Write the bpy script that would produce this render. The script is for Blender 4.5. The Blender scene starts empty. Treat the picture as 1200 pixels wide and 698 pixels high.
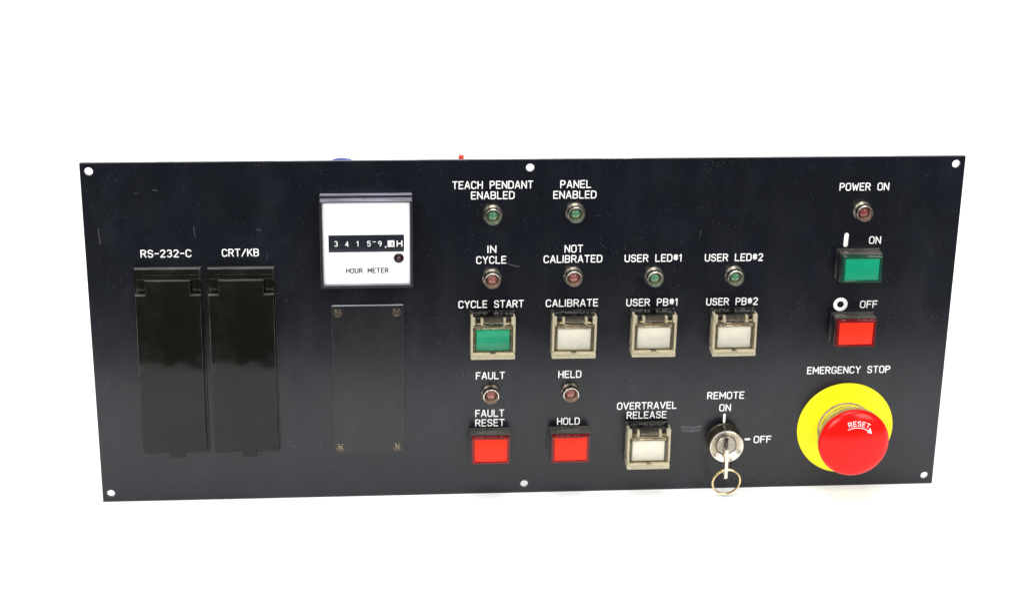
import bpy, bmesh, math, random
from mathutils import Matrix, Vector
random.seed(7)
S = 0.001                      # everything below is written in millimetres
C = bpy.context.scene.collection
sc = bpy.context.scene

# ------------------------------------------------------------------ camera
ZC = 100.0                     # height of the panel's centre above the table
R = [[0.9968477908476112, -0.01390979736226964, -0.07810889462524641],
     [-0.01410501155348012, 0.9377554939365729, -0.34700962845553796],
     [0.07807387867471068, 0.347017508389872, 0.9346032946333818]]
conv = lambda r: Vector((r[0], r[2], -r[1]))
cx, cy, cz = conv(R[0]), -conv(R[1]), -conv(R[2])
cam = bpy.data.objects.new('camera', bpy.data.cameras.new('camera'))
C.objects.link(cam)
M = Matrix((cx, cy, cz)).transposed().to_4x4()
M.translation = Vector((-88.05, -943.91, ZC + 370.76)) * S
cam.matrix_world = M
cam.data.sensor_width = 36
cam.data.lens = 36 * 2124.97 / 1200
cam.data.clip_start = 0.05
cam.data.clip_end = 50
sc.camera = cam

# ------------------------------------------------------------------ light
w = bpy.data.worlds.new('World'); sc.world = w; w.use_nodes = True
w.node_tree.nodes['Background'].inputs[0].default_value = (0.80, 0.88, 1.0, 1)
w.node_tree.nodes['Background'].inputs[1].default_value = 0.30
sc.view_settings.view_transform = 'Standard'
sc.view_settings.look = 'None'
sc.view_settings.exposure = 0.0

def area(name, loc, target, size, power, col=(1, 1, 1), sy=None):
    l = bpy.data.lights.new(name, 'AREA'); l.energy = power; l.color = col
    l.shape = 'RECTANGLE'; l.size = size; l.size_y = sy or size
    o = bpy.data.objects.new(name, l); C.objects.link(o)
    o.location = loc
    o.rotation_euler = (Vector(target) - Vector(loc)).to_track_quat('-Z', 'Y').to_euler()
    return o
area('softbox_front_left', (-0.95, -1.10, 1.05), (0, 0, 0.05), 0.9, 26, (1, 0.985, 0.96))
area('softbox_front_right', (0.95, -1.10, 1.05), (0, 0, 0.05), 0.9, 20, (1, 0.985, 0.96))
area('softbox_overhead', (0.1, 0.05, 1.5), (0, 0.12, 0), 1.2, 24, (1, 0.99, 0.98), 0.9)

# ------------------------------------------------------------------ materials
def nt(name):
    m = bpy.data.materials.new(name); m.use_nodes = True
    return m, m.node_tree, m.node_tree.nodes['Principled BSDF']

def noise(t, scale, detail=3, stretch=(1, 1, 1), rough=0.5):
    n = t.nodes.new('ShaderNodeTexNoise'); n.inputs['Scale'].default_value = scale
    n.inputs['Detail'].default_value = detail; n.inputs['Roughness'].default_value = rough
    tc = t.nodes.new('ShaderNodeTexCoord'); mp = t.nodes.new('ShaderNodeMapping')
    mp.inputs['Scale'].default_value = stretch
    t.links.new(tc.outputs['Object'], mp.inputs[0]); t.links.new(mp.outputs[0], n.inputs['Vector'])
    return n

def ramp(t, src, p0, c0, p1, c1):
    r = t.nodes.new('ShaderNodeValToRGB')
    r.color_ramp.elements[0].position = p0; r.color_ramp.elements[0].color = (*c0, 1)
    r.color_ramp.elements[1].position = p1; r.color_ramp.elements[1].color = (*c1, 1)
    t.links.new(src, r.inputs[0]); return r

def mat(name, col, rough=0.4, metal=0.0, spec=0.5, var=0.12, vscale=300, bump=0.0, bscale=2500,
        rvar=0.0, trans=0.0, ior=1.5, sss=0.0, coat=0.0):
    m, t, b = nt(name)
    n = noise(t, vscale, 4)
    lo = tuple(max(0, c * (1 - var)) for c in col); hi = tuple(min(1, c * (1 + var)) for c in col)
    r = ramp(t, n.outputs[0], 0.3, lo, 0.7, hi)
    t.links.new(r.outputs[0], b.inputs['Base Color'])
    b.inputs['Roughness'].default_value = rough
    b.inputs['Metallic'].default_value = metal
    b.inputs['Specular IOR Level'].default_value = spec
    b.inputs['IOR'].default_value = ior
    b.inputs['Transmission Weight'].default_value = trans
    b.inputs['Coat Weight'].default_value = coat
    if sss:
        b.inputs['Subsurface Weight'].default_value = sss
        b.inputs['Subsurface Scale'].default_value = 0.002
    if rvar:
        n2 = noise(t, vscale * 0.35, 5)
        r2 = ramp(t, n2.outputs[0], 0.3, (rough - rvar,) * 3, 0.75, (rough + rvar,) * 3)
        t.links.new(r2.outputs[0], b.inputs['Roughness'])
    if bump:
        n3 = noise(t, bscale, 2)
        bp = t.nodes.new('ShaderNodeBump'); bp.inputs['Strength'].default_value = bump
        bp.inputs['Distance'].default_value = 0.0001
        t.links.new(n3.outputs[0], bp.inputs['Height']); t.links.new(bp.outputs[0], b.inputs['Normal'])
    return m

def dusty(name, base, tint, rough, dust=(0.16, 0.16, 0.17), rv=0.05, spec=0.5, dthr=0.70, smudge=0.5, wavy=0.0):
    """dark painted or moulded surface: fine grain, smudges, dust specks and hairline scratches"""
    m, t, b = nt(name)
    L = t.links.new
    big = noise(t, 14, 5, (1, 1, 1.4))
    c1 = ramp(t, big.outputs[0], 0.35, base, 0.68, tint)
    # smudges
    sm = noise(t, 38, 8, (1, 1, 0.8), 0.65)
    sr = ramp(t, sm.outputs[0], 0.50, (0, 0, 0), 0.74, (smudge,) * 3)
    mx = t.nodes.new('ShaderNodeMix'); mx.data_type = 'RGBA'
    L(sr.outputs[0], mx.inputs[0]); L(c1.outputs[0], mx.inputs[6])
    mx.inputs[7].default_value = (*[min(1, x * 2.2 + 0.010) for x in tint], 1)
    # grain
    gr = noise(t, 1500, 2)
    grr = ramp(t, gr.outputs[0], 0.25, (0.65,) * 3, 0.75, (1.45,) * 3)
    mg = t.nodes.new('ShaderNodeMix'); mg.data_type = 'RGBA'; mg.blend_type = 'MULTIPLY'
    mg.inputs[0].default_value = 1.0
    L(mx.outputs[2], mg.inputs[6]); L(grr.outputs[0], mg.inputs[7])
    # specks
    tc = t.nodes.new('ShaderNodeTexCoord')
    vo = t.nodes.new('ShaderNodeTexVoronoi'); vo.inputs['Scale'].default_value = 520
    L(tc.outputs['Object'], vo.inputs['Vector'])
    vr = ramp(t, vo.outputs['Distance'], 0.05, (0.6,) * 3, 0.17, (0, 0, 0))
    dn = noise(t, 55, 3)
    dr = ramp(t, dn.outputs[0], dthr - 0.12, (0, 0, 0), dthr, (1, 1, 1))
    mm = t.nodes.new('ShaderNodeMath'); mm.operation = 'MULTIPLY'
    L(vr.outputs[0], mm.inputs[0]); L(dr.outputs[0], mm.inputs[1])
    ms = t.nodes.new('ShaderNodeMix'); ms.data_type = 'RGBA'
    L(mm.outputs[0], ms.inputs[0]); L(mg.outputs[2], ms.inputs[6]); ms.inputs[7].default_value = (*dust, 1)
    L(ms.outputs[2], b.inputs['Base Color'])
    rn = noise(t, 60, 6, (1, 1, 0.4))
    rr = ramp(t, rn.outputs[0], 0.3, (rough - rv,) * 3, 0.7, (rough + rv,) * 3)
    L(rr.outputs[0], b.inputs['Roughness'])
    b.inputs['Specular IOR Level'].default_value = spec
    n3 = noise(t, 900, 3)
    bp = t.nodes.new('ShaderNodeBump'); bp.inputs['Strength'].default_value = 0.25
    bp.inputs['Distance'].default_value = 0.00006
    L(n3.outputs[0], bp.inputs['Height']); L(bp.outputs[0], b.inputs['Normal'])
    if wavy:
        n4 = noise(t, 30, 2); b2 = t.nodes.new('ShaderNodeBump'); b2.inputs['Strength'].default_value = wavy
        b2.inputs['Distance'].default_value = 0.0008
        L(n4.outputs[0], b2.inputs['Height']); L(b2.outputs[0], bp.inputs['Normal'])
    return m

MT = {}
MT['paint'] = dusty('navy_black_paint', (0.0018, 0.0027, 0.0052), (0.0026, 0.0037, 0.0074), 0.255, (0.10, 0.10, 0.11), dthr=0.58, smudge=0.28)
MT['blank'] = dusty('black_anodised_plate', (0.0046, 0.0056, 0.0065), (0.006, 0.007, 0.0085), 0.27, smudge=0.3)
MT['cover'] = dusty('black_gloss_plastic', (0.0032, 0.0030, 0.0020), (0.0046, 0.0042, 0.0026), 0.10, (0.05, 0.05, 0.045), 0.03, wavy=1.0, dthr=0.60, smudge=0.4, spec=0.30)
MT['black'] = mat('black_plastic', (0.012, 0.012, 0.012), 0.3, bump=0.2, rvar=0.08)
MT['bezel'] = mat('meter_bezel_plastic', (0.014, 0.014, 0.018), 0.33, bump=0.25, rvar=0.08)
def edge_wear(m, col, rad, amt):
    """edges rubbed pale: where the rounded normal differs from the face normal"""
    t = m.node_tree; b = t.nodes['Principled BSDF']; lk = b.inputs['Base Color'].links[0].from_socket
    bv = t.nodes.new('ShaderNodeBevel'); bv.samples = 4; bv.inputs['Radius'].default_value = rad
    g = t.nodes.new('ShaderNodeNewGeometry'); d = t.nodes.new('ShaderNodeVectorMath'); d.operation = 'DOT_PRODUCT'
    t.links.new(bv.outputs[0], d.inputs[0]); t.links.new(g.outputs['Normal'], d.inputs[1])
    r = ramp(t, d.outputs['Value'], 0.86, (1, 1, 1), 0.985, (0, 0, 0))
    n = noise(t, 90, 6); nr = ramp(t, n.outputs[0], 0.42, (0, 0, 0), 0.60, (amt,) * 3)
    mu = t.nodes.new('ShaderNodeMath'); mu.operation = 'MULTIPLY'
    t.links.new(r.outputs[0], mu.inputs[0]); t.links.new(nr.outputs[0], mu.inputs[1])
    mx = t.nodes.new('ShaderNodeMix'); mx.data_type = 'RGBA'
    t.links.new(mu.outputs[0], mx.inputs[0]); t.links.new(lk, mx.inputs[6]); mx.inputs[7].default_value = (*col, 1)
    t.links.new(mx.outputs[2], b.inputs['Base Color'])
def dust_lit_top(m, col, amt):
    """dust, and light caught from above painted into faces that look up"""
    t = m.node_tree; b = t.nodes['Principled BSDF']; lk = b.inputs['Base Color'].links[0].from_socket
    g = t.nodes.new('ShaderNodeNewGeometry'); sp = t.nodes.new('ShaderNodeSeparateXYZ')
    t.links.new(g.outputs['Normal'], sp.inputs[0])
    r = ramp(t, sp.outputs['Z'], 0.75, (0, 0, 0), 0.95, (1, 1, 1))
    n = noise(t, 130, 5, (0.35, 2.2, 1)); nr = ramp(t, n.outputs[0], 0.35, (amt * .45,) * 3, 0.65, (amt,) * 3)
    mu = t.nodes.new('ShaderNodeMath'); mu.operation = 'MULTIPLY'
    t.links.new(r.outputs[0], mu.inputs[0]); t.links.new(nr.outputs[0], mu.inputs[1])
    mx = t.nodes.new('ShaderNodeMix'); mx.data_type = 'RGBA'
    t.links.new(mu.outputs[0], mx.inputs[0]); t.links.new(lk, mx.inputs[6]); mx.inputs[7].default_value = (*col, 1)
    t.links.new(mx.outputs[2], b.inputs['Base Color'])
dust_lit_top(MT['bezel'], (0.34, 0.34, 0.42), 0.8)  # dust, with the overhead highlight on the bezel top put into its colour
dust_lit_top(MT['black'], (0.20, 0.18, 0.15), 0.35)
dust_lit_top(MT['cover'], (0.13, 0.13, 0.12), 0.9)  # light caught by the shoulder and tongue tops, painted pale
edge_wear(MT['cover'], (0.17, 0.17, 0.16), 0.00045, 1.0)
dust_lit_top(MT['blank'], (0.62, 0.62, 0.68), 0.95)  # bright line of the lit top edge, painted into the plate colour
edge_wear(MT['blank'], (0.10, 0.10, 0.10), 0.0003, 0.8)
edge_wear(MT['black'], (0.16, 0.14, 0.13), 0.0004, 0.9)
MT['screwm'] = mat('dull_screw_metal', (0.16, 0.135, 0.10), 0.32, 1.0, var=0.5, vscale=900, bump=0.4)
MT['cyl'] = mat('lock_cylinder_metal', (0.36, 0.33, 0.28), 0.35, 1.0, var=0.3, vscale=900, bump=0.5)
MT['blade'] = mat('key_blade_dark', (0.10, 0.085, 0.07), 0.4, 0.9, var=0.4, vscale=900)
MT['meterled'] = mat('meter_lamp_red', (0.022, 0.003, 0.004), 0.1, coat=0.5)
MT['edge'] = mat('bare_metal_edge', (0.55, 0.53, 0.50), 0.35, 1.0, bump=0.5)
MT['ink'] = mat('white_ink', (0.86, 0.86, 0.84), 0.5, var=0.05, vscale=900)
MT['scratch'] = mat('scratch', (0.085, 0.085, 0.095), 0.6, var=0.5, vscale=1500)
MT['faint'] = mat('faint_scratch', (0.03, 0.03, 0.034), 0.6, var=0.5, vscale=1500)
MT['face'] = mat('meter_face_white', (0.90, 0.90, 0.91), 0.35, var=0.015, vscale=60)
MT['dark_ink'] = mat('black_ink', (0.02, 0.02, 0.022), 0.5)
MT['window'] = mat('counter_window', (0.010, 0.012, 0.018), 0.25, bump=0.2)
MT['cream'] = mat('cream_lens', (0.98, 0.96, 0.90), 0.45, var=0.04, vscale=200, sss=0.2)
MT['red'] = mat('red_lens_face', (0.86, 0.024, 0.006), 0.38, var=0.05, vscale=120, spec=0.22)
MT['redrim'] = mat('red_lens_rim', (0.13, 0.003, 0.003), 0.14, var=0.2, spec=0.4)
MT['green'] = mat('green_lens_face', (0.0, 0.25, 0.13), 0.38, var=0.05, vscale=120, spec=0.3)
MT['greencap'] = mat('green_cap_bright', (0.008, 0.46, 0.26), 0.42, var=0.05, vscale=150)
MT['greenrim'] = mat('green_lens_rim', (0.001, 0.045, 0.022), 0.16, coat=0.4)
MT['mushroom'] = mat('red_gloss_plastic', (0.70, 0.004, 0.002), 0.22, var=0.04, vscale=60, rvar=0.03, spec=0.25, bump=0.1, bscale=500)
MT['grip'] = mat('grip_metal', (0.40, 0.33, 0.24), 0.4, 0.5, var=0.3, vscale=400)
MT['yellow'] = mat('yellow_plate', (0.90, 0.81, 0.0), 0.5, var=0.03, vscale=60)
MT['chrome'] = mat('chrome', (0.66, 0.62, 0.54), 0.17, 1.0, var=0.15, vscale=600, rvar=0.06, bump=0.15)
MT['darkchrome'] = mat('tarnished_chrome', (0.23, 0.205, 0.165), 0.33, 1.0, var=0.4, vscale=500, rvar=0.1, bump=0.4)
MT['steel'] = mat('brushed_steel', (0.74, 0.69, 0.60), 0.30, 1.0, var=0.12, vscale=500, bump=0.4, rvar=0.08)
MT['bronze'] = mat('darkened_barrel', (0.13, 0.11, 0.08), 0.30, 0.9, var=0.3, vscale=300, bump=0.3)
MT['brass'] = mat('brass', (0.74, 0.58, 0.30), 0.25, 1.0, var=0.15, vscale=400, bump=0.2)
MT['ledgreen'] = mat('green_led', (0.07, 0.23, 0.12), 0.12, var=0.3, vscale=700, sss=0.3, coat=1.0)
MT['ledred'] = mat('red_led', (0.27, 0.085, 0.075), 0.12, var=0.3, vscale=700, sss=0.3, coat=1.0)
MT['ledpower'] = mat('dark_red_led', (0.22, 0.04, 0.035), 0.12, var=0.3, vscale=700, coat=0.5)
MT['well'] = mat('reflector', (0.66, 0.58, 0.45), 0.3, 0.8, var=0.25, vscale=900, bump=0.4)
MT['aged'] = mat('aged_clear_plastic', (0.86, 0.76, 0.55), 0.06, var=0.15, vscale=420, trans=0.96, sss=0.0, bump=0.4, rvar=0.08)
MT['aged_pale'] = mat('aged_clear_plastic_edge', (0.92, 0.82, 0.57), 0.08, var=0.12, vscale=420, trans=0.64, bump=0.3)
MT['wireblue'] = mat('blue_insulation', (0.02, 0.035, 0.22), 0.4)
MT['wireyellow'] = mat('yellow_insulation', (0.88, 0.86, 0.45), 0.4)
MT['wirered'] = mat('red_insulation', (0.75, 0.05, 0.03), 0.4)
MT['counter_white'] = mat('counter_white', (0.82, 0.80, 0.76), 0.5, var=0.35, vscale=1600)

def clear(name, tint, rough, refl):
    m, t, b = nt(name)
    t.nodes.remove(b)
    out = t.nodes['Material Output']
    tr = t.nodes.new('ShaderNodeBsdfTransparent'); tr.inputs[0].default_value = (*tint, 1)
    gl = t.nodes.new('ShaderNodeBsdfGlossy'); gl.inputs['Roughness'].default_value = rough
    fr = t.nodes.new('ShaderNodeFresnel'); fr.inputs[0].default_value = refl
    n = noise(t, 500, 3, (1, 1, 0.25))
    bp = t.nodes.new('ShaderNodeBump'); bp.inputs['Strength'].default_value = 0.5; bp.inputs['Distance'].default_value = 0.0001
    t.links.new(n.outputs[0], bp.inputs['Height']); t.links.new(bp.outputs[0], gl.inputs['Normal'])
    mx = t.nodes.new('ShaderNodeMixShader')
    t.links.new(fr.outputs[0], mx.inputs[0]); t.links.new(tr.outputs[0], mx.inputs[1]); t.links.new(gl.outputs[0], mx.inputs[2])
    t.links.new(mx.outputs[0], out.inputs[0])
    return m
MT['clear'] = clear('clear_plastic', (0.99, 0.98, 0.95), 0.08, 1.3)
MT['smoky'] = clear('clear_plastic_side', (0.62, 0.59, 0.52), 0.12, 1.5)

def paper():
    m, t, b = nt('white_paper')
    n = noise(t, 25, 6)
    r = ramp(t, n.outputs[0], 0.3, (0.90, 0.90, 0.90), 0.7, (0.93, 0.93, 0.93))
    t.links.new(r.outputs[0], b.inputs['Base Color'])
    b.inputs['Roughness'].default_value = 0.8
    b.inputs['Specular IOR Level'].default_value = 0.2
    n2 = noise(t, 1200, 3); bp = t.nodes.new('ShaderNodeBump'); bp.inputs['Strength'].default_value = 0.15
    bp.inputs['Distance'].default_value = 0.0002
    t.links.new(n2.outputs[0], bp.inputs['Height']); t.links.new(bp.outputs[0], b.inputs['Normal'])
    return m
MT['paper'] = paper()
MT['table'] = mat('dark_tabletop', (0.035, 0.036, 0.042), 0.55, var=0.25, vscale=12)

# ------------------------------------------------------------------ mesh helpers
# local frame of every piece: x to the right, v up, h out of the panel towards the viewer
def finish(bm, name, ang=35):
    bmesh.ops.recalc_face_normals(bm, faces=bm.faces[:])
    for f in bm.faces: f.smooth = True
    for e in bm.edges:
        e.smooth = len(e.link_faces) == 2 and e.calc_face_angle(0) < math.radians(ang)
    me = bpy.data.meshes.new(name); bm.to_mesh(me); bm.free(); return me

def P(x, v, h): return Vector((x, -h, v)) * S

def rrect(w_, h_, r=0.0, cx=0, cv=0, n=5):
    if r <= 0: return [(cx - w_/2, cv - h_/2), (cx + w_/2, cv - h_/2), (cx + w_/2, cv + h_/2), (cx - w_/2, cv + h_/2)]
    pts = []
    for (sx, sy, a0) in ((1, 1, 0), (-1, 1, 90), (-1, -1, 180), (1, -1, 270)):
        for i in range(n + 1):
            a = math.radians(a0 + 90 * i / n)
            pts.append((cx + sx * (w_/2 - r) + r * math.cos(a), cv + sy * (h_/2 - r) + r * math.sin(a)))
    return pts

def circ(r, cx=0, cv=0, n=40):
    return [(cx + r * math.cos(2*math.pi*i/n), cv + r * math.sin(2*math.pi*i/n)) for i in range(n)]

def prism(outs, h0, h1, bev=0.0, into=None):
    """outline(s) (later ones are holes) extruded from h0 to h1 with a bevelled edge"""
    cu = bpy.data.curves.new('tmp', 'CURVE'); cu.dimensions = '2D'; cu.fill_mode = 'BOTH'
    for o in outs:
        sp = cu.splines.new('POLY'); sp.points.add(len(o) - 1); sp.use_cyclic_u = True
        for i, (x, v) in enumerate(o): sp.points[i].co = (x, v, 0, 1)
    cu.extrude = (h1 - h0) / 2 - bev; cu.bevel_depth = bev; cu.bevel_resolution = 1 if bev < 0.5 else 3; cu.offset = -bev
    ob = bpy.data.objects.new('tmp', cu); C.objects.link(ob)
    dg = bpy.context.evaluated_depsgraph_get(); me = bpy.data.meshes.new_from_object(ob.evaluated_get(dg))
    bpy.data.objects.remove(ob); bpy.data.curves.remove(cu)
    bm = bmesh.new(); bm.from_mesh(me)
    for v in bm.verts:
        x, y, z = v.co; v.co = P(x, y, z + (h0 + h1) / 2)
    bmesh.ops.remove_doubles(bm, verts=bm.verts[:], dist=1e-7)
    if into is None:
        bpy.data.meshes.remove(me); return bm
    bm.to_mesh(me); bm.free(); into.from_mesh(me); bpy.data.meshes.remove(me)
    return into

def box(x0, x1, v0, v1, h0, h1, bev=0.15, into=None):
    bm = bmesh.new() if into is None else into
    g = bmesh.ops.create_cube(bm, size=1)['verts']
    for v in g:
        x, y, z = v.co
        v.co = P(x0 + (x + .5) * (x1 - x0), v0 + (y + .5) * (v1 - v0), h0 + (z + .5) * (h1 - h0))
    if bev:
        es = list({e for v in g for e in v.link_edges})
        bmesh.ops.bevel(bm, geom=es, offset=bev * S, segments=2, profile=0.5, affect='EDGES')
    return bm

def lathe(prof, n=48, into=None, cx=0, cv=0, knurl=None):
    """profile [(r, h)] turned about the axis that points out of the panel; knurl=(i0,i1,depth)"""
    bm = bmesh.new() if into is None else into; rings = []
    for i, (r, h) in enumerate(prof):
        if r < 1e-6: rings.append([bm.verts.new(P(cx, cv, h))]); continue
        ring = []
        for k in range(n):
            rr = r
            if knurl and knurl[0] <= i <= knurl[1] and k % 2: rr -= knurl[2]
            a = 2 * math.pi * k / n
            ring.append(bm.verts.new(P(cx + rr * math.cos(a), cv + rr * math.sin(a), h)))
        rings.append(ring)
    for a, b in zip(rings, rings[1:]):
        if len(a) == 1 and len(b) == 1: continue
        for k in range(n):
            k2 = (k + 1) % n
            if len(a) == 1: bm.faces.new((a[0], b[k], b[k2]))
            elif len(b) == 1: bm.faces.new((a[k], a[k2], b[0]))
            else: bm.faces.new((a[k], a[k2], b[k2], b[k]))
    return bm

def tube(pts, r, n=10, cyclic=False, into=None):
    bm = bmesh.new() if into is None else into; pts = [Vector(p) for p in pts]; rings = []; N = len(pts)
    up = None
    for i, p in enumerate(pts):
        a = pts[(i - 1) % N] if cyclic or i else p; b = pts[(i + 1) % N] if cyclic or i < N - 1 else p
        d = (b - a).normalized()
        if up is None:
            up = Vector((0, 0, 1)) if abs(d.z) < 0.9 else Vector((0, 1, 0))
        s = d.cross(up).normalized(); up = s.cross(d).normalized()
        rings.append([bm.verts.new((p + (s * math.cos(2*math.pi*k/n) + up * math.sin(2*math.pi*k/n)) * r)) for k in range(n)])
    for i in range(N if cyclic else N - 1):
        a, b = rings[i], rings[(i + 1) % N]
        for k in range(n): bm.faces.new((a[k], a[(k+1) % n], b[(k+1) % n], b[k]))
    if not cyclic:
        bm.faces.new(rings[0]); bm.faces.new(list(reversed(rings[-1])))
    return bm

def obj(name, me, m, parent=None, x=0, y=0, h=0, label=None, rot=0):
    """y is measured DOWN from the panel's centre, as read off the photograph"""
    if isinstance(me, bmesh.types.BMesh): me = finish(me, name)
    if m and not me.materials: me.materials.append(MT[m])
    o = bpy.data.objects.new(name, me); C.objects.link(o)
    o.location = P(x, -y, h)
    if rot: o.rotation_euler = (0, rot, 0)
    if parent: o.parent = parent
    if label: o['label'] = label
    return o

def copy_tree(o, parent, loc=None):
    c = o.copy(); C.objects.link(c); c.parent = parent
    if loc is not None: c.location = loc
    for ch in list(o.children): copy_tree(ch, c)
    return c

# ------------------------------------------------------------------ stroke lettering
def arc(cx, cy, rx, ry, a0, a1, n=6):
    return [(cx + rx * math.cos(math.radians(a0 + (a1-a0)*i/n)), cy + ry * math.sin(math.radians(a0 + (a1-a0)*i/n))) for i in range(n+1)]
q = .2
def O_(w_=.6, r=.24):
    return arc(w_-r, 1-r, r, r, 0, 90) + arc(r, 1-r, r, r, 90, 180) + arc(r, r, r, r, 180, 270) + arc(w_-r, r, r, r, 270, 360) + [(w_, 1-r)]
G = {
 'A': (.62, [[(0, 0), (.28, 1), (.34, 1), (.62, 0)], [(.1, .3), (.52, .3)]]),
 'B': (.58, [[(0, 0), (0, 1), (.33, 1)] + arc(.33, .76, .24, .24, 90, -90) + [(0, .52)], [(.33, .52)] + arc(.34, .26, .24, .26, 90, -90) + [(0, 0)]]),
 'C': (.58, [arc(.33, .75, .25, .25, 10, 90) + arc(.25, .75, .25, .25, 90, 180) + arc(.25, .25, .25, .25, 180, 270) + arc(.33, .25, .25, .25, 270, 350)]),
 'D': (.6, [[(0, 0), (0, 1), (.3, 1)] + arc(.3, .7, .3, .3, 90, 0) + arc(.3, .3, .3, .3, 0, -90) + [(0, 0)]]),
 'E': (.52, [[(.52, 1), (0, 1), (0, 0), (.52, 0)], [(0, .52), (.44, .52)]]),
 'F': (.52, [[(.52, 1), (0, 1), (0, 0)], [(0, .52), (.44, .52)]]),
 'G': (.6, [arc(.34, .75, .25, .25, 10, 90) + arc(.25, .75, .25, .25, 90, 180) + arc(.25, .25, .25, .25, 180, 270) + arc(.35, .25, .25, .25, 270, 360) + [(.6, .45), (.36, .45)]]),
 'H': (.58, [[(0, 0), (0, 1)], [(.58, 0), (.58, 1)], [(0, .52), (.58, .52)]]),
 'I': (.0, [[(0, 0), (0, 1)]]),
 'K': (.56, [[(0, 0), (0, 1)], [(.54, 1), (0, .38)], [(.2, .6), (.57, 0)]]),
 'L': (.5, [[(0, 1), (0, 0), (.5, 0)]]),
 'M': (.72, [[(0, 0), (0, 1), (.36, .3), (.72, 1), (.72, 0)]]),
 'N': (.6, [[(0, 0), (0, 1), (.6, 0), (.6, 1)]]),
 'O': (.6, [O_()]),
 'P': (.56, [[(0, 0), (0, 1), (.3, 1)] + arc(.3, .73, .26, .27, 90, -90) + [(0, .46)]]),
 'R': (.58, [[(0, 0), (0, 1), (.32, 1)] + arc(.32, .75, .25, .25, 90, -90) + [(0, .5)], [(.3, .5), (.58, 0)]]),
 'S': (.56, [arc(.31, .76, .24, .24, 15, 90) + arc(.25, .76, .24, .24, 90, 260, 8) + arc(.31, .26, .25, .26, 80, -90, 8) + arc(.25, .26, .25, .26, 270, 195)]),
 'T': (.58, [[(0, 1), (.58, 1)], [(.29, 1), (.29, 0)]]),
 'U': (.58, [[(0, 1), (0, .27)] + arc(.27, .27, .27, .27, 180, 270) + arc(.31, .27, .27, .27, 270, 360) + [(.58, 1)]]),
 'V': (.62, [[(0, 1), (.31, 0), (.62, 1)]]),
 'W': (.78, [[(0, 1), (.19, 0), (.39, .75), (.59, 0), (.78, 1)]]),
 'Y': (.6, [[(0, 1), (.3, .48), (.6, 1)], [(.3, .48), (.3, 0)]]),
 '#': (.5, [[(.14, .2), (.14, .95)], [(.36, .2), (.36, .95)], [(0, .42), (.5, .42)], [(0, .73), (.5, .73)]]),
 '1': (.18, [[(0, .8), (.18, 1), (.18, 0)]]),
 '2': (.54, [arc(.27, .74, .26, .26, 165, -20, 9) + [(.0, .0), (.54, 0)]]),
 '3': (.54, [arc(.26, .75, .25, .25, 150, -80, 9), arc(.26, .26, .27, .26, 85, -150, 9)]),
 '4': (.56, [[(.42, 0), (.42, 1), (0, .3), (.56, .3)]]),
 '5': (.54, [[(.5, 1), (.06, 1), (.02, .56)] + arc(.26, .33, .27, .32, 120, -150, 10)]),
 '9': (.54, [arc(.27, .71, .26, .28, -10, 350, 14), [(.53, .7)] + arc(.2, .5, .33, .5, 0, -80, 6)]),
 '-': (.42, [[(0, .5), (.42, .5)]]),
 '/': (.5, [[(0, -.02), (.5, 1)]]),
 '.': (.0, [[(0, 0), (0, .02)]]),
 '>': (.1, [[(0, 0), (.1, 0)]]),
}

def ridge(bm, a, b, r, relief, base=-0.02):
    """one pen stroke: a low, round-ended ridge of paint"""
    ax, av = a; bx, bv = b; L = math.hypot(bx - ax, bv - av)
    th = math.atan2(bv - av, bx - ax) if L > 1e-9 else 0.0
    K = 6; outline = []
    for s_, (px, pv), a0 in ((1, b, -90), (-1, a, 90)):
        for i in range(K + 1):
            t = th + math.radians(a0 + 180 * i / K); outline.append((px, pv, math.cos(t), math.sin(t)))
    lv = [(1.0, base), (0.93, base + relief * .55), (0.72, base + relief * .9)]
    rings = [[bm.verts.new(P(px + c * r * f, pv + s * r * f, h)) for (px, pv, c, s) in outline] for f, h in lv]
    for A, B in zip(rings, rings[1:]):
        for k in range(len(A)): bm.faces.new((A[k], A[(k+1) % len(A)], B[(k+1) % len(A)], B[k]))
    bm.faces.new(rings[-1])

def strokes(lines, r, relief=0.12, into=None, fn=None):
    bm = bmesh.new() if into is None else into; k = 0
    for pl in lines:
        if fn: pl = [fn(p) for p in pl]
        for a, b in zip(pl, pl[1:]):
            if math.hypot(a[0]-b[0], a[1]-b[1]) < 1e-6: continue
            ridge(bm, a, b, r, relief + 0.004 * (k % 9)); k += 1
    return bm

def layout(text, width, height, gap=.27, space=.8):
    """centre lines of the strokes of a word, fitted to a width and height in mm, centred on x"""
    adv = []; x = 0; out = []
    for ch in text:
        if ch == ' ': x += space; continue
        w_, pls = G[ch]
        for pl in pls: out.append([(x + px, pv) for px, pv in pl])
        x += w_ + gap
        if ch == 'I': x += .03
    tot = x - gap
    return [[((px / tot - .5) * width, (pv - .5) * height) for px, pv in pl] for pl in out]

SW = 0.32
def word(text, parent, x, y, width, height=4.55, r=SW, m='ink', h=0.0, name='lettering', label=None):
    bm = strokes(layout(text, width - 2 * r, height - 2 * r), r)
    o = obj(name, finish(bm, name, 60), m, parent, x, y, h)
    o['label'] = label or ('white lettering reading ' + text)
    return o

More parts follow.
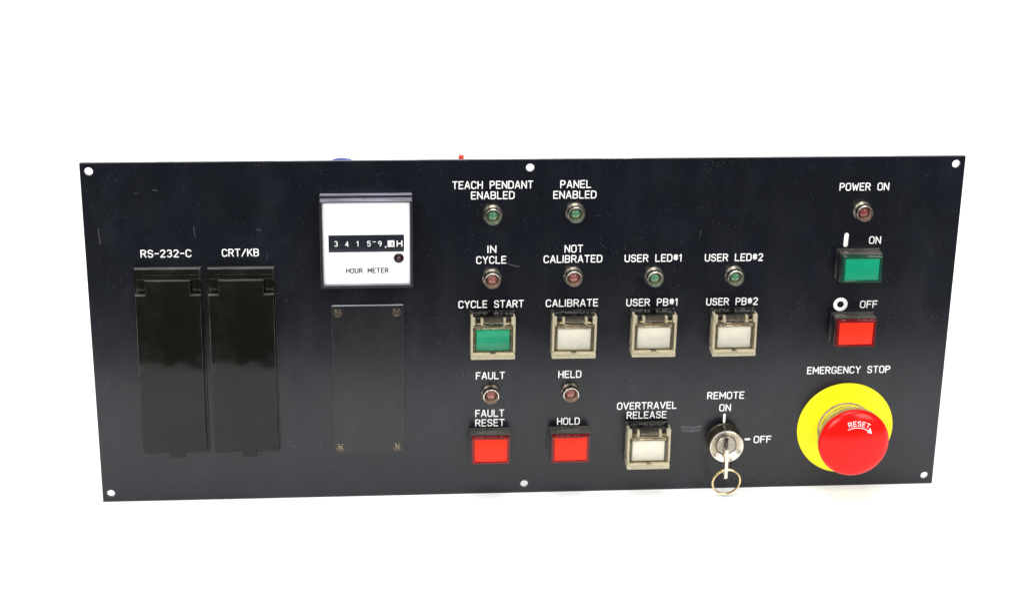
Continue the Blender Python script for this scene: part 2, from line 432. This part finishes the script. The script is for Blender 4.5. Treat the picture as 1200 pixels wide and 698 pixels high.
# ------------------------------------------------------------------ setting
def sheet(name, pts, x0, x1, m, nx=2):
    bm = bmesh.new(); rows = [[bm.verts.new((x0 + (x1-x0)*i/(nx-1), y, z)) for i in range(nx)] for y, z in pts]
    for a, b in zip(rows, rows[1:]):
        for i in range(nx-1): bm.faces.new((a[i], a[i+1], b[i+1], b[i]))
    o = obj(name, finish(bm, name, 60), m); o['kind'] = 'structure'
    return o
tb = sheet('tabletop', [(-3.0, -0.004), (2.4, -0.004)], -3, 3, 'table')
PAPER_FRONT = -0.205
pts = [(PAPER_FRONT, 0.0), (0.75, 0.0)]
for i in range(1, 13):
    a = math.radians(90 * i / 12); pts.append((0.75 + 0.35 * math.sin(a), 0.35 - 0.35 * math.cos(a)))
pts.append((1.10, 1.3))
sheet('white_backdrop', pts, -1.3, 1.3, 'paper')

# ------------------------------------------------------------------ the control panel
root = bpy.data.objects.new('control_panel', None); C.objects.link(root)
root.empty_display_size = .05
root['label'] = 'long black control panel with buttons, lamps and hour meter standing on white paper'
root['category'] = 'control panel'
# the frame of the part coordinates sits at the panel's centre, ZC above the table
root.location = (0, 0, 0)
def on_panel(o): o.location.z += ZC * S; return o

PW, PH = 482.6, 200.1
holes = [(-236.6, 95.4), (-0.3, 95.4), (236.3, 95.5), (-236.6, -94.9), (-0.5, -94.5), (236.3, -94.8)]
bm = prism([rrect(PW, PH, 0.4, n=2)] + [circ(2.25, hx, hv, 28) for hx, hv in holes], -2.0, 0.0, 0.12)
plate = on_panel(obj('faceplate', finish(bm, 'faceplate', 12), 'paint', root))
def strip(parent, x0, x1):
    b_ = bmesh.new(); x = x0
    while x < x1:
        l = random.uniform(1.5, 5)
        box(x, min(x + l, x1), PH/2 - .15, PH/2 + .05, -1.9, random.uniform(-.5, 0.05), 0.02, b_)
        x += l + random.uniform(.2, 1.5)
    return b_
for a_, b_ in ((38.6, 55.4), (-166, -138), (-200, -190), (-60, -30)):
    obj('worn_edge', strip(plate, a_, b_) if a_ > 0 else strip(plate, a_, b_), 'edge' if a_ > 0 else 'scratch', plate, label='paint worn through to bare metal on the top edge')

# lettering on the plate: word, centre x, centre y (down), width
for t_, x, y, w_ in (
    ('TEACH PENDANT', -20.6, -85.9, 44.2), ('ENABLED', -20.5, -80.0, 23.9), ('PANEL', 24.8, -85.9, 17.0), ('ENABLED', 24.5, -79.9, 23.8),
    ('IN', -20.7, -49.0, 5.0), ('CYCLE', -21.0, -42.8, 16.7), ('NOT', 24.7, -48.8, 10.3), ('CALIBRATED', 24.4, -42.8, 32.8),
    ('RS-232-C', -198.2, -48.8, 27.4), ('CRT/KB', -158.1, -48.8, 20.1), ('CYCLE START', -20.8, -16.8, 36.6), ('CALIBRATE', 24.5, -16.8, 29.5),
    ('FAULT', -20.8, 26.3, 16.5), ('HELD', 24.4, 26.3, 13.2), ('FAULT', -20.9, 49.5, 16.6), ('RESET', -20.8, 55.4, 16.8), ('HOLD', 24.3, 55.4, 13.1),
    ('USER LED#1', 69.2, -42.7, 32.0), ('USER LED#2', 114.8, -42.5, 33.0), ('USER PB#1', 69.6, -16.5, 29.0), ('USER PB#2', 115.2, -16.3, 29.5),
    ('OVERTRAVEL', 69.3, 46.6, 34.5), ('RELEASE', 69.4, 52.4, 23.1), ('REMOTE', 114.8, 41.1, 21.6), ('ON', 114.8, 48.8, 6.8), ('OFF', 137.9, 69.3, 10.4),
    ('EMERGENCY STOP', 185.5, 26.6, 48.6), ('POWER ON', 185.6, -82.9, 28.0), ('ON', 194.2, -51.7, 6.9), ('OFF', 193.8, -13.4, 10.1)):
    word(t_, plate, x, y, w_)
def mark(lines, r, x, y, label, m='ink', relief=.12, name='printed_mark'):
    o = obj(name, finish(strokes(lines, r, relief), name, 60), m, plate, x, y); o['label'] = label; return o
mark([[(.1, 2.9), (-.1, -2.9)]], 1.3, 177.7, -52.0, 'white bar mark beside ON')
mark([[(3.0*math.cos(2*math.pi*i/36), 3.0*math.sin(2*math.pi*i/36)) for i in range(37)]], 1.1, 177.5, -13.6, 'white ring mark beside OFF')
mark([[(0, 2.6), (0, -2.0)]], 0.72, 114.7, 55.8, 'white tick above the key switch')
mark([[(-1.0, 0), (1.2, 0)]], 0.66, 128.9, 69.0, 'white tick right of the key switch')

# scuffs and hairline scratches seen in the photograph
def scuff(pts, r, m='scratch'):
    o = obj('scratch', finish(strokes([pts], r, 0.03), 'scratch', 60), m, plate); return o
scuff([(89.5, -60.4), (92, -60.2), (96, -60.8), (101.8, -59.9)], .35)
scuff([(90.2, -61.3), (95, -61.8), (101.5, -60.9)], .22)
scuff([(90.5, -62.6), (95, -63.4), (101, -62.4)], .4)
scuff([(-233.6, 63.4), (-233.2, 57), (-232.9, 54.7)], .16, 'scratch')
scuff([(-182.4, 64.3), (-182.6, 61), (-182.0, 58.2)], .12)
scuff([(-149.2, 62.4), (-148, 61.4), (-146.5, 62)], .12)
scuff([(-203.6, 84.9), (-202, 84.7), (-201, 84.5)], .14)
scuff([(-213, 83.0), (-211.5, 83.2)], .1)
scuff([(-13, 41.2), (-9.5, 39.6), (-5.5, 38.7)], .16)
rs = random.Random(11)
for k in range(40):
    x = rs.uniform(-232, 232); v = rs.uniform(-92, 92); a = rs.choice([rs.gauss(0, .25), rs.gauss(1.5, .5)]); l = rs.uniform(.5, 5)
    scuff([(x, v), (x + l*.5*math.cos(a), v + l*.5*math.sin(a)), (x + l*math.cos(a+.15), v + l*math.sin(a+.15))], rs.uniform(.04, .08), 'faint' if k % 8 else 'scratch')

# ------------------------------------------------------------------ indicator lamps
bezel = finish(lathe([(5.65, 0), (5.65, .4), (5.4, .9), (4.9, 1.3), (4.45, 1.9), (4.4, 5.3), (4.0, 5.3), (3.8, 2.0), (3.4, .6), (0, .6)]), 'indicator_lamp', 30)
ledm = finish(lathe([(2.95, 0), (2.95, .9), (2.75, 1.7), (2.2, 2.4), (1.3, 2.85), (.5, 3.0), (0, 3.02)], 32), 'led', 60)
wellm = finish(lathe([(3.86, 5.4), (3.72, 4.0), (3.5, 2.2), (2.9, 1.1)]), 'reflector', 60)
rimm = finish(lathe([(4.42, 4.7), (4.65, 5.2), (4.65, 5.75), (4.4, 5.98), (4.0, 5.9), (3.84, 5.5), (3.8, 5.0)]), 'rim', 50)
first = {}
def lamp(x, y, kind, label, flange='darkchrome'):
    if 'b' not in first:
        bezel.materials.append(MT['darkchrome']); first['b'] = 1
    o = on_panel(obj('indicator_lamp', bezel, None, root, x, y, 0, label))
    me = first.setdefault(kind, None)
    if me is None:
        me = ledm.copy(); me.materials.append(MT[kind]); first[kind] = me
    obj('led', me, None, o, 0, 0, 1.0)
    obj('reflector', wellm, 'well', o, 0, 0, .03)
    obj('rim', rimm, 'chrome', o, 0, 0, .0)
    return o
bezel_marks = None
for x, y, k, lab in ((-20.6, -69.3, 'ledgreen', 'green lamp under TEACH PENDANT ENABLED'), (24.9, -69.9, 'ledgreen', 'green lamp under PANEL ENABLED'),
                     (-20.6, -32.4, 'ledred', 'red lamp under IN CYCLE'), (24.7, -32.9, 'ledred', 'red lamp under NOT CALIBRATED'),
                     (70.1, -32.1, 'ledgreen', 'green lamp under USER LED#1'), (115.4, -32.1, 'ledgreen', 'green lamp under USER LED#2'),
                     (-20.6, 37.0, 'ledred', 'red lamp under FAULT with bright chrome rim'), (24.8, 36.9, 'ledred', 'red lamp under HELD with bright chrome rim'),
                     (185.6, -69.0, 'ledpower', 'dark red lamp under POWER ON')):
    lamp(x, y, k, lab)

# ------------------------------------------------------------------ plain square-faced buttons
def plain_button(x, y, w_, hgt, face, rim, label):
    b = box(-w_/2-1.3, w_/2+1.3, -hgt/2-1.0, hgt/2+1.0, 0, 1.2, .3)
    box(-w_/2-.7, w_/2+.7, -hgt/2-.6, hgt/2+.6, 1.0, 9.0, .5, b)
    o = on_panel(obj('push_button', b, 'black', root, x, y, 0, label))
    r_ = prism([rrect(w_, hgt, .5, n=2), rrect(w_-3.0, hgt-2.6, .3, n=2)], 8.0, 12.0, .25)
    box(-w_/2+.8, w_/2-.8, -hgt/2+.8, hgt/2-.8, 8.2, 11.2, .1, r_)
    obj('button_lens', finish(r_, 'button_lens', 12), rim, o)
    obj('button_face', box(-w_/2+1.55, w_/2-1.55, -hgt/2+1.35, hgt/2-1.35, 11.0, 11.75, .2), face, o)
    return o
plain_button(-20.9, 67.5, 21.6, 16.3, 'red', 'redrim', 'red square button under FAULT RESET')
plain_button(24.6, 67.6, 21.5, 16.5, 'red', 'redrim', 'red square button under HOLD')
plain_button(184.9, -38.5, 22.4, 15.2, 'green', 'greenrim', 'green button under the white bar mark and ON')
plain_button(184.5, -.3, 22.4, 15.8, 'red', 'redrim', 'red button under the white ring mark and OFF')

# ------------------------------------------------------------------ guarded buttons with flip-up clear covers
GW, GH = 24.7, 24.9
def guarded_parts():
    T = {}
    b = box(-12.5, 12.5, -12.4, 12.4, 0, 1.4, .3)
    box(-10.4, 10.4, -9.6, 8.2, 1.2, 7.4, .3, b)
    for s_ in (-1, 1): box(s_*8.8-2.3, s_*8.8+2.3, 8.6, 12.2, 1.2, 8.4, .3, b)
    T['base'] = finish(b, 'push_button')
    cp = box(-9.4, 9.4, -8.0, 5.0, 6.6, 10.2, .5)
    T['cap'] = finish(cp, 'button_cap')
    # frame of the guard, front face at 12.2
    f = bmesh.new()
    iw, top, bot = 19.6, 6.9, -8.7
    for s_ in (-1, 1):                                                                               # side walls, stepped in section
        box(s_*10.3 - .5, s_*10.3 + .5, bot + .3, 6.6, 8.8, 11.3, .25, f)
    box(-iw/2-.1, iw/2+.1, 5.3, 6.7, 8.6, 11.8, .3, f)                                                # bar over the window
    box(-5.4, 5.4, 8.2, 10.4, 8.0, 11.4, .4, f)                                                      # bridge between the hinges
    box(-GW/2+.2, -5.3, 6.5, 8.4, 8.5, 11.7, .3, f); box(5.3, GW/2-.2, 6.5, 8.4, 8.5, 11.7, .3, f)
    T['frame'] = finish(f, 'guard')
    g = box(-GW/2, GW/2, -12.4, -9.6, 2.0, 12.4, .4)                                                  # bottom lip
    box(-GW/2+.3, -1.4, -9.9, -8.5, 6.5, 13.0, .3, g); box(1.4, GW/2-.3, -9.9, -8.5, 6.5, 13.0, .3, g)
    for s_ in (-1, 1):
        box(s_*11.2-1.25, s_*11.2+1.15, 7.9, 12.3, 5.0, 12.3, .45, g)
        box(s_*6.3-.75, s_*6.3+.75, 7.9, 11.6, 6.0, 12.1, .4, g)
    for s_ in (-1, 1):
        box(s_*11.75 - .6, s_*11.75 + .6, bot + .2, 8.0, 2.4, 12.0, .3, g)
    T['lip'] = finish(g, 'guard_lip')
    T['pane'] = finish(box(-9.95, 9.95, -8.6, 5.4, 10.6, 11.2, .1), 'guard_window')
    sd = box(-GW/2+1.2, GW/2-1.2, 12.35, 12.75, 1.4, 10.4, .05)
    T['side'] = finish(sd, 'guard_wall')
    T['pin'] = finish(tube([P(-11.8, 10.2, 8.2), P(11.8, 10.2, 8.2)], 1.0 * S, 12), 'hinge_pin')
    return T
T = guarded_parts()
for k_, m_ in (('base', 'black'), ('frame', 'aged'), ('lip', 'aged_pale'), ('pane', 'clear'), ('side', 'smoky'), ('pin', 'black')): T[k_].materials.append(MT[m_])
for x, y, capm, lab in ((-20.3, -.8, 'greencap', 'green button under CYCLE START behind a yellowed clear flip guard'),
                        (25.0, -.6, 'cream', 'white button under CALIBRATE behind a yellowed clear flip guard'),
                        (69.9, -.7, 'cream', 'white button under USER PB#1 behind a yellowed clear flip guard'),
                        (115.4, -.4, 'cream', 'white button under USER PB#2 behind a yellowed clear flip guard'),
                        (69.6, 68.6, 'cream', 'white button under OVERTRAVEL RELEASE behind a yellowed clear flip guard')):
    o = on_panel(obj('push_button', T['base'], None, root, x, y, 0, lab, rot=math.radians(random.uniform(-.5, .5))))
    cm = T.setdefault('cap_' + capm, None)
    if cm is None:
        cm = T['cap'].copy(); cm.materials.append(MT[capm]); T['cap_' + capm] = cm
    obj('button_cap', cm, None, o)
    obj('guard', T['frame'], None, o); obj('guard_lip', T['lip'], None, o)
    obj('guard_window', T['pane'], None, o); obj('guard_wall', T['side'], None, o); obj('hinge_pin', T['pin'], None, o)

# ------------------------------------------------------------------ hour meter
hm_x, hm_y = -89.5, -55.8
b = bmesh.new()
prism([rrect(50.6, 51.6, 1.0, 0, .4), rrect(46.6, 46.6, .3, 0, .6)], 0, 4.0, .3, b)
prism([rrect(50.2, 49.6, .9, 0, -.1), rrect(47.4, 47.2, .3, .1, .4)], 3.8, 10.2, .5, b)
box(-23.7, 23.7, -23.4, 24.2, 0, 7.6, 0, b)
box(-22.5, 22.5, -22.5, 22.5, -38, -2.2, 1, b)
meter = on_panel(obj('hour_meter', finish(b, 'hour_meter', 12), 'bezel', root, hm_x, hm_y, 0, 'square hour meter with white face and black frame'))
obj('meter_face', box(-23.6, 23.55, -23.0, 24.0, 7.5, 8.6, .1), 'face', meter)
obj('counter_window', box(-20.5, 20.3, -4.5, 5.2, 8.5, 8.8, .05), 'window', meter)
# digits on five drums
def small(text, x, v, w_, h_, r, m, nm, label=None, relief=.08, hh=8.8):
    o = obj(nm, finish(strokes(layout(text, w_, h_, .3), r, relief), nm, 60), m, meter, x, -v, hh)
    o['label'] = label or ('digit ' + text); return o
for ch, dx in (('3', -16.5), ('4', -10.6), ('1', -4.9), ('5', 1.3), ('9', 7.2)):
    small(ch, dx, .3 + random.uniform(-.15, .15), .55 if ch == '1' else 1.6, 2.8, .21, 'ink', 'digit')
for i in range(4):
    xx = -13.9 + i * 5.95
    mk = strokes([[(-.1, .55), (.1, .55)], [(-.1, -.65), (.15, -.65)]], .16, .05)
    obj('drum_mark', mk, 'faint', meter, xx, -.5, 8.8)
obj('drum_mark', strokes([[(-.7, 0), (.7, .12)]], .2, .06), 'ink', meter, 4.2, -1.2, 8.8)
obj('decimal_point', strokes([[(0, 0), (.05, .05)]], .45, .08), 'ink', meter, 10.3, 1.75, 8.8)
obj('tenths_drum', box(11.4, 15.1, -1.7, 2.0, 8.75, 8.95, .05), 'counter_white', meter, label='white tenths wheel of the counter')
small('4', 13.7, .1, 1.2, 2.3, .14, 'scratch', 'digit', hh=8.96)
small('H', 17.85, .1, 2.5, 2.9, .33, 'ink', 'lettering', 'white letter H on the counter')
hmr = strokes(layout('HOUR METER', 22.6, 2.5, .34, .9), .31, .06)
o = obj('lettering', hmr, 'dark_ink', meter, .2, 15.2 - .0, 8.62); o['label'] = 'black lettering reading HOUR METER'
o = obj('meter_lamp', lathe([(2.75, 0), (2.75, .5), (2.4, .9), (1.9, 1.0), (1.6, .75), (1.5, .6), (1.3, 1.2), (.7, 1.7), (0, 1.8)], 28), 'meterled', meter, 17.4, 8.2, 8.5)
o['label'] = 'small dark red lamp on the white meter face'

# ------------------------------------------------------------------ blank cover with four screws
bl = on_panel(obj('blank_cover', finish(prism([rrect(40.0, 90.0, .8)], 0.0, 1.9, .3), 'blank_cover', 12), 'blank', root, -89.5, 27.4, 0, 'blank black rectangular cover plate held by four screws'))
scm = bmesh.new()
lathe([(2.5, 0), (2.5, .3), (2.35, .42), (2.15, .42), (2.05, .3)], 28, scm)
lathe([(2.0, .3), (1.9, 1.3), (1.5, 1.7), (1.1, 1.75), (1.0, 1.2), (0, 1.1)], 24, scm)
scme = finish(scm, 'screw', 30); scme.materials.append(MT['screwm'])
slot = finish(box(-1.0, 1.0, -.22, .22, 1.15, 1.6, .03), 'screw_slot'); slot.materials.append(MT['steel'])
for x, y in ((-106.0, -13.4), (-73.6, -13.4), (-106.0, 68.2), (-73.7, 68.4)):
    s_ = obj('screw', scme, None, bl, x + 89.5, y - 27.4, 1.85)
    s_.rotation_euler = (0, random.uniform(0, 3), 0)

# ------------------------------------------------------------------ two hinged connector covers
def connector(x, y0, w_, lean, label):
    """x centre; y0 top edge (down); hinge block, frame and hanging lid"""
    o = on_panel(obj('connector_frame', finish(prism([rrect(w_ + 1.4, 111, .8, 0, -55.5)], 0, 1.6, .3), 'connector_frame', 12), 'cover', root, x, y0, 0, label))
    hb = bmesh.new()
    # sloping top of the hinge housing
    prof = [(0, 0), (0, 3.6), (-.25, 4.0), (-3.2, 4.7), (-3.4, 4.7), (-3.65, 4.5), (-3.7, 1.0), (-3.7, 0)]
    vs = [[hb.verts.new(P(sx, v, h)) for v, h in prof] for sx in (-w_/2, w_/2)]
    for i in range(len(prof) - 1): hb.faces.new((vs[0][i], vs[0][i+1], vs[1][i+1], vs[1][i]))
    hb.faces.new(vs[0]); hb.faces.new(list(reversed(vs[1])))
    for s_ in (-1, 1):
        box(s_*(w_/2 - 2.6) - 2.4, s_*(w_/2 - 2.6) + 2.4, -14.4, -3.6, 0, 2.6, .3, hb)
    obj('hinge_housing', hb, 'cover', o)
    tube_ = tube([P(-w_/2 + .6, -6.0, 2.2), P(w_/2 - .6, -6.0, 2.2)], .9 * S, 14)
    obj('hinge_pin', tube_, 'cover', o)
    tw = w_ * .345
    out = [(-tw, -6.4), (-tw, -14.9), (-w_/2, -14.9), (-w_/2, -108.2), (-2.5, -108.2), (-2.5, -112.2), (5.6, -112.2), (5.6, -108.2), (w_/2, -108.2), (w_/2, -14.9), (tw, -14.9), (tw, -6.4)]
    ld = obj('lid', finish(prism([list(reversed(out))], 2.0, 5.6, .45), 'lid', 12), 'cover', o)
    ld.rotation_euler = (0, lean, 0)
    return o
connector(-197.7, -41.3, 35.4, math.radians(.55), 'left black hinged connector cover under RS-232-C')
connector(-158.2, -41.1, 35.6, math.radians(.25), 'right black hinged connector cover under CRT/KB')

# ------------------------------------------------------------------ key switch
kb = lathe([(10.3, 0), (10.3, .8), (10.0, 1.2), (10.0, 9.3), (9.9, 9.8)], 64)
ks = on_panel(obj('key_switch', kb, 'bronze', root, 114.9, 68.8, 0, 'round key switch with bright steel face under REMOTE ON'))
obj('face_ring', lathe([(9.95, 9.7), (9.7, 10.3), (9.3, 10.5), (6.3, 8.6), (5.9, 8.2), (5.85, 7.0)], 64), 'steel', ks)
cy_ = lathe([(5.6, 7.0), (5.6, 8.3), (5.3, 8.6), (0, 8.6)], 48)
obj('lock_cylinder', cy_, 'cyl', ks)
obj('keyway', box(-1.2, 1.2, -2.2, 4.9, 8.5, 8.75, .05), 'black', ks)

key = bpy.data.objects.new('key', None); C.objects.link(key); key.empty_display_size = .01
key.location = P(114.9, ZC - 68.8, 9.5)
key['label'] = 'flat steel key seen edge-on, stuck in the round key switch'; key['category'] = 'key'
kb2 = bmesh.new()
box(-.85, .85, -2.0, 3.6, -3, 1.6, .2, kb2)
obj('key_blade', kb2, 'blade', key, -.15, 0, 0)
# bow plate lies in the v-h plane; outline in (h, v) with a hole for the ring
bow = prism([rrect(6.0, 18.2, 1.4, 3.0, -9.2), circ(1.3, 3.4, -14.9, 20)], -.95, .95, .2)
for v in bow.verts:
    x_, my, z_ = v.co; hh = -my
    v.co = Vector((hh, -x_, z_))
obj('key_bow', finish(bow, 'key_bow', 14), 'steel', key, -.55, 0, 0, rot=0)
# ring through the bow
rb = bmesh.new()
RC, RR = (0, 0, 0), 8.1
def ringpts(rad, off, n=64):
    return [P(rad * math.cos(2*math.pi*i/n), rad * math.sin(2*math.pi*i/n), off) for i in range(n)]
tube(ringpts(RR, .33), .50 * S, 10, True, rb); tube(ringpts(RR + .05, -.33), .50 * S, 10, True, rb)
kr = obj('key_ring', rb, 'brass', None)
kr.location = P(115.2, ZC - 89.4, 13.4)
kr.rotation_euler = (math.radians(7), 0, math.radians(4))
kr['label'] = 'thin brass split ring hanging from the key below the panel edge'; kr['category'] = 'key ring'

# ------------------------------------------------------------------ emergency stop
es = on_panel(obj('emergency_stop', lathe([(28.1, 0), (28.1, .7), (27.8, 1.0), (12, 1.0)], 96), 'yellow', root, 185.9, 62.9, 0, 'red mushroom emergency stop button on a round yellow plate'))
obj('collar', lathe([(14.9, 1.0), (14.8, 1.4), (14.8, 8.5), (14.8, 8.6), (15.6, 9.0), (15.6, 11.0), (14.2, 11.4), (14.2, 17.5)], 160, ), 'chrome', es)
obj('knurled_ring', lathe([(16.6, 1.0), (16.6, 1.9), (16.3, 2.3), (15.5, 2.3), (15.4, 1.2)], 150, knurl=(0, 2, .5)), 'grip', es)
obj('inner_ring', lathe([(15.6, 1.5), (15.5, 2.4), (15.0, 2.5), (14.85, 2.3)], 96), 'yellow', es)
obj('grip_ring', lathe([(18.6, 14.5), (19.75, 14.9), (19.9, 15.3), (19.9, 18.2), (19.5, 18.7), (18.8, 18.8)], 150, knurl=(1, 3, .6)), 'grip', es)
hp = [(13.5, 15.0), (17.6, 14.2), (18.9, 14.8), (19.3, 15.4), (19.4, 18.4), (19.6, 18.8), (20.2, 19.6), (20.35, 20.4), (20.2, 21.3), (19.7, 22.2), (18.8, 23.1), (17.2, 24.0), (15, 24.8), (12.5, 25.45), (10, 25.95), (7, 26.4), (4, 26.7), (1.5, 26.8), (0, 26.8)]
obj('mushroom_head', finish(lathe(hp, 180, knurl=(3, 4, .45)), 'mushroom_head', 40), 'mushroom', es)
# RESET, underline and arrow printed round the dome
def dome_h(r):
    pr = [(a, b) for a, b in hp if b > 20.4][::-1]
    for (r0, h0), (r1, h1) in zip(pr, pr[1:]):
        if r0 <= r <= r1: return h0 + (h1-h0)*(r-r0)/(r1-r0)
    return 22
def wrap(bm):
    for v in bm.verts:
        x_, h_, v_ = v.co.x / S, -v.co.y / S, v.co.z / S
        v.co = P(x_, v_, h_ + dome_h(math.hypot(x_, v_)))
    return bm
r0 = 11.6
pls = layout('RESET', 1.0, 1.0, .3)
def onarc(p):
    a = math.radians(5 + 26 * 2 * p[0]); rad = r0 + .9 + (p[1] + .5) * 2.5
    return (rad * math.sin(a), rad * math.cos(a))
und = [(r0*.985 * math.sin(math.radians(a)), r0*.985 * math.cos(math.radians(a))) for a in range(-27, 35, 4)]
rbm = strokes(pls, .17, .07, fn=onarc)
strokes([und], .17, .07, rbm)
a0, a1 = math.radians(34), math.radians(48)
tri = [(r0*.90*math.sin(a0), r0*.90*math.cos(a0)), (r0*1.16*math.sin(a0), r0*1.16*math.cos(a0)), (r0*1.0*math.sin(a1), r0*1.0*math.cos(a1))]
prism([tri], 0.0, .1, 0, rbm)
o = obj('lettering', finish(wrap(rbm), 'lettering', 60), 'ink', es); o['label'] = 'white lettering reading RESET with a curved arrow'

# ------------------------------------------------------------------ wires behind the top edge
def bez(p, n=14):
    p = [Vector(a) for a in p]; out = []
    for i in range(n + 1):
        t = i / n; out.append((1-t)**3*p[0] + 3*(1-t)**2*t*p[1] + 3*(1-t)*t*t*p[2] + t**3*p[3])
    return out
def wire(pts, r, m, label):
    o = on_panel(obj('wire', tube(bez([P(*a) for a in pts]), r * S, 10), m, root)); o['label'] = label; return o
wire([(-116, 84, -20), (-110, 98.3, -20), (-95, 98.3, -20), (-89, 84, -21)], 1.5, 'wireblue', 'blue wire looping up behind the top edge')
wire([(-104, 78, -26), (-98, 101, -27), (-94, 102, -27), (-90, 78, -26)], .45, 'wireyellow', 'thin yellow wire behind the top edge')
wire([(-38.5, 50, -14), (-38.5, 70, -14), (-37.6, 88, -12), (-37.2, 99.4, -12)], 1.5, 'wirered', 'short red wire end behind the top edge')
for o in list(C.objects):
    if o.name.startswith('tmp'): bpy.data.objects.remove(o)
